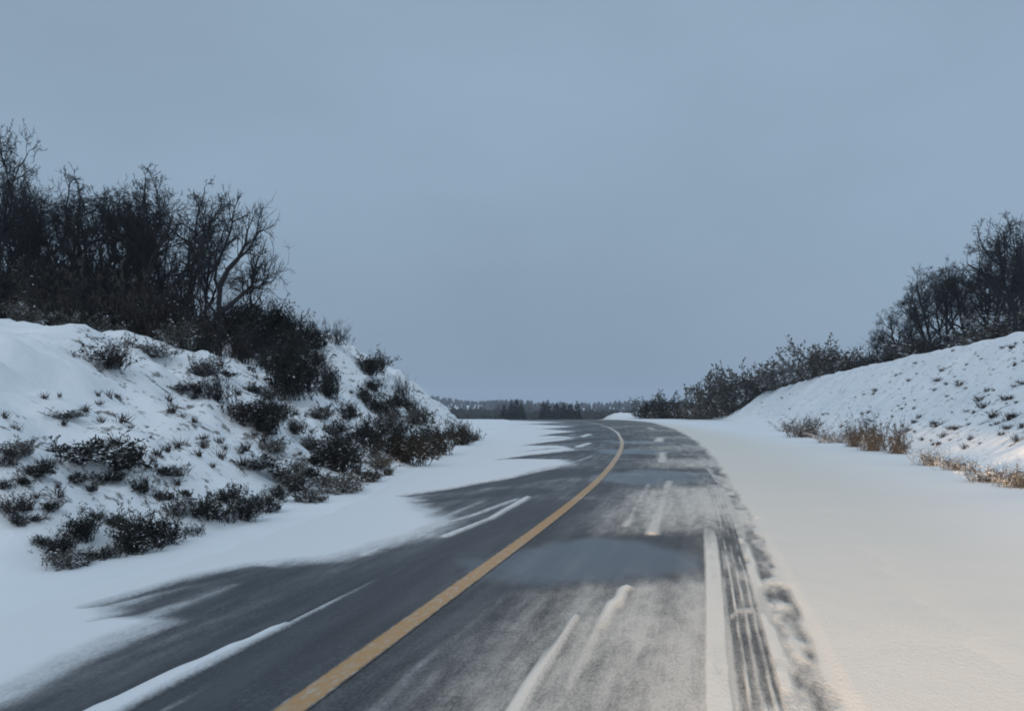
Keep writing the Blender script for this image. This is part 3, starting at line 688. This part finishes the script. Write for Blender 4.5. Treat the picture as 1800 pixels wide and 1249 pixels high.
while n < 70:
    px, py = RR.uniform(-10, 620), RR.uniform(690, 985)
    if py > 1010 - .28*px: continue
    X, Y, z = hit(px, py)
    if z < .5 or Y > 45: continue
    h = RR.uniform(.08, .22)*(.6 + Y/25); place('tuft%d' % (n % 3), 'grass_tuft', (X, Y, z), h, h*RR.uniform(.8, 1.5), TF, 'grass', 'grass tufts on the bushy bank'); n += 1

# ------------------------------------------------------------------ across the road: smooth slope, trees and bushes on its crest
RG = 'bare trees on the crest of the smooth slope'; RL = 'leafless dark tree in the row on the crest of the smooth open slope'
for i, (px, Y, top, wk) in enumerate([(1545, 62, 575, .9), (1578, 60, 535, .9), (1604, 57, 535, .8), (1640, 55, 455, .75), (1668, 52, 448, .75), (1700, 51, 455, .75), (1728, 50, 445, .8),
                                      (1752, 47, 420, .7), (1822, 42, 372, .75), (1685, 58, 480, .9), (1765, 54, 430, .9), (1810, 50, 400, .9), (1845, 46, 380, .8), (1625, 60, 490, .9), (1655, 62, 470, .9), (1715, 58, 470, .9), (1740, 57, 450, .9), (1790, 55, 415, .9), (1590, 64, 560, 1.0), (1562, 66, 575, 1.0)]):
    crest = (crest if i else []) + [tree('tree%d' % ((i*5+1) % 6), px, Y, top, RL, RG, wk)]
tall = tree('tree0', 1785, 43, 365, 'tallest leafless tree on the crest of the smooth open slope', RG, .8, 1.0)
number_off(crest, tall.location, 'leafless tree on the smooth slope crest, %s in distance from the tallest one')
CR = 'frosted brown bush in the hedge along the crest of the smooth slope'; CG = 'hedge bushes along the crest'
for i, (px, Y, hp, wp) in enumerate([(1440, 74, 66, 80), (1475, 72, 54, 70), (1508, 70, 56, 70), (1540, 65, 58, 80), (1575, 62, 50, 80), (1610, 58, 56, 80), (1645, 55, 56, 80), (1680, 53, 60, 90), (1715, 50, 60, 90), (1750, 47, 66, 100), (1790, 44, 66, 100), (1830, 42, 66, 100),
                                      (1405, 82, 40, 60), (1378, 90, 56, 80), (1345, 95, 66, 80), (1312, 99, 72, 80), (1290, 102, 70, 80), (1362, 98, 60, 80), (1455, 80, 40, 60)]):
    X, Y, z = on_ground(px, Y); h = metres(hp, Y); hedge = (hedge if i else []) + [place(('grey%d', 'grey%d', 'brown%d', 'twiggy%d')[i % 4 if px > 1500 else (0, 0, 2)[i % 3]] % (i % 3), 'hedge_bush', (X, Y, z), h, metres(wp, Y)*.95, CR, 'bush', CG)]
number_off(hedge, tall.location, 'frosted bush in the crest hedge, %s in distance from the tallest crest tree')
for px, Y, hp, wp, kind, lab in [(1278, 104, 72, 80, 'brown0', 'tall brownish bush at the low end of the crest hedge'), (1238, 108, 66, 80, 'grey0', 'big frosted bush where the smooth slope runs down to the verge'),
        (1205, 114, 46, 60, 'brown1', 'brown bush between the big frosted bush and the clipped round one'), (1165, 118, 42, 74, 'dense1', 'dark round bush standing last at the end of the smooth slope'), (1185, 125, 48, 60, 'grey2', 'pale bush rising behind the dark round bush'),
        (1258, 112, 82, 70, 'grey1', 'pale frosted bush behind the tall brownish one'), (1140, 121, 36, 40, 'dense0', 'small dark bush grown against the dark round bush')]:
    X, Y, z = on_ground(px, Y); h = metres(hp, Y); place(kind, 'bush', (X, Y, z), h, metres(wp, Y)*.85, lab, 'bush', 'bushes at the end of the smooth slope')
for px, py, hp, wp, kind, lab in [(1420, 768, 42, 80, 'straw0', 'tan dry bush first along the foot of the smooth slope'), (1395, 758, 22, 60, 'straw1', 'low tan dry patch at the far foot of the smooth slope'), (1465, 778, 26, 70, 'straw1', 'short tan dry bush between the two taller dry bushes'),
        (1532, 792, 72, 62, 'straw2', 'tallest tan dry bush at the foot of the smooth slope'), (1578, 797, 66, 50, 'straw0', 'tan dry bush with upright stems beside the tallest one'), (1500, 785, 50, 40, 'straw2', 'thin upright tan dry bush next to the tallest one'),
        (1640, 818, 32, 60, 'straw1', 'low greyish dry bush at the verge of the smooth slope'), (1680, 826, 26, 60, 'straw0', 'flat tan dry bush beyond the low greyish one'), (1735, 846, 36, 80, 'straw1', 'spreading tan dry bush with dark base at the verge'), (1790, 856, 44, 80, 'straw2', 'tan dry bush at the near end of the verge of the smooth slope')]:
    X, Y, z = hit(px, py); h = metres(hp, Y); place(kind, 'dry_bush', (X, Y, z), h, metres(wp, Y)*.8, lab, 'bush', 'dry bushes along the foot of the smooth slope')
RT = 'small dark grass tuft poking through the snow of the smooth open slope'
n = 0
while n < 130:
    px, py = RR.uniform(1330, 1830), RR.uniform(600, 840)
    if py < 590 + (1800 - px)*.21 or py > 735 + (px-1330)*.24: continue
    X, Y, z = hit(px, py)
    if z < .4: continue
    if fbm(np.array([X*.35]), np.array([Y*.2]), 17, 2)[0] < RR.uniform(-.35, .25): continue
    h = .07 * math.exp(RR.uniform(0, 1.5)); place(('tuft%d' if RR.random() < .6 else 'twiggy%d') % (n % 3), 'grass_tuft', (X, Y, z), h, h*RR.uniform(1.0, 2.3), RT, 'grass', 'grass tufts on the smooth slope'); n += 1

# ------------------------------------------------------------------ far off beyond the bend
FC = 'dark conifer standing in the far clump beyond the bend'
for i, (px, Y, top, wk) in enumerate([(886, 240, 708, 1.1), (900, 246, 700, 1.0), (908, 238, 699, 1.0), (916, 250, 706, 1.1), (955, 262, 704, 1.0), (963, 270, 700, 1.0), (978, 260, 706, 1.2), (990, 268, 704, 1.1), (1002, 262, 706, 1.1), (1014, 258, 702, .9)]):
    tree('conifer%d' % (i % 2), px, Y, top, FC, 'far conifers beyond the bend', wk, None, 'conifer')
tree('far_tree', 1083, 250, 692, 'thin bare far tree standing alone before the end of the smooth slope', None, .5)
tree('far_tree', 1107, 235, 697, 'bushy bare far tree close to the end of the smooth slope', None, 1.0, 1.0)
B = Buf(); rng = np.random.default_rng(77)
for i in range(2600):
    Y = rng.uniform(300, 330) if i < 900 else rng.uniform(480, 1250); X = (rng.uniform(560, 1280) - CX)/FPX*Y
    z = float(ground_h(np.array([X]), np.array([Y]))[0]); top = EYE - (rng.uniform(719, 728) - 7*max(0, vnoise(np.array([X*.06]), np.array([0.]), 2)[0]*2) - HY)/FPX*Y if i < 900 else z + rng.uniform(3, 12)*(.7 + vnoise(np.array([X*.02]), np.array([1.]), 5)[0])
    h = max(top - z, 3.); w = h*rng.uniform(.25, .5); b = len(B.V); q = rng.uniform(0, 6.28)
    for k in range(4): B.V.append(np.array([X + w*math.cos(q+k*1.571), Y + w*math.sin(q+k*1.571), z + h*.15*rng.random()]))
    for k in range(4): B.V.append(np.array([X + .6*w*math.cos(q+.5+k*1.571), Y + .6*w*math.sin(q+.5+k*1.571), z + h*rng.uniform(.5, .8)]))
    B.V.append(np.array([X, Y, z + h]))
    for k in range(4): B.F.append((b+k, b+(k+1) % 4, b+4+(k+1) % 4, b+4+k)); B.F.append((b+4+k, b+4+(k+1) % 4, b+8))
link('distant_forest', B.mesh('distant_forest', M['wood_far']), kind='stuff', label='far dark strip of woodland along the horizon beyond the bend', category='forest')

# ------------------------------------------------------------------ dusk haze
hz = bpy.data.materials.new('haze'); hz.use_nodes = True; nt = hz.node_tree; nt.nodes.clear()
vo = nt.nodes.new('ShaderNodeVolumePrincipled'); ou = nt.nodes.new('ShaderNodeOutputMaterial')
vo.inputs['Color'].default_value = (.80, .88, 1, 1); vo.inputs['Density'].default_value = .00032
nt.links.new(vo.outputs[0], ou.inputs['Volume'])
x0, x1, y0, y1, z0, z1 = -1000, 1000, -60, 1700, -26, 40
V = [(x, y, z) for x in (x0, x1) for y in (y0, y1) for z in (z0, z1)]
F = [(0, 1, 3, 2), (4, 6, 7, 5), (0, 4, 5, 1), (2, 3, 7, 6), (0, 2, 6, 4), (1, 5, 7, 3)]
me = bpy.data.meshes.new('haze'); me.from_pydata(V, [], F); me.materials.append(hz)
link('haze', me, kind='stuff', label='thin even blue dusk haze over the whole valley', category='haze')
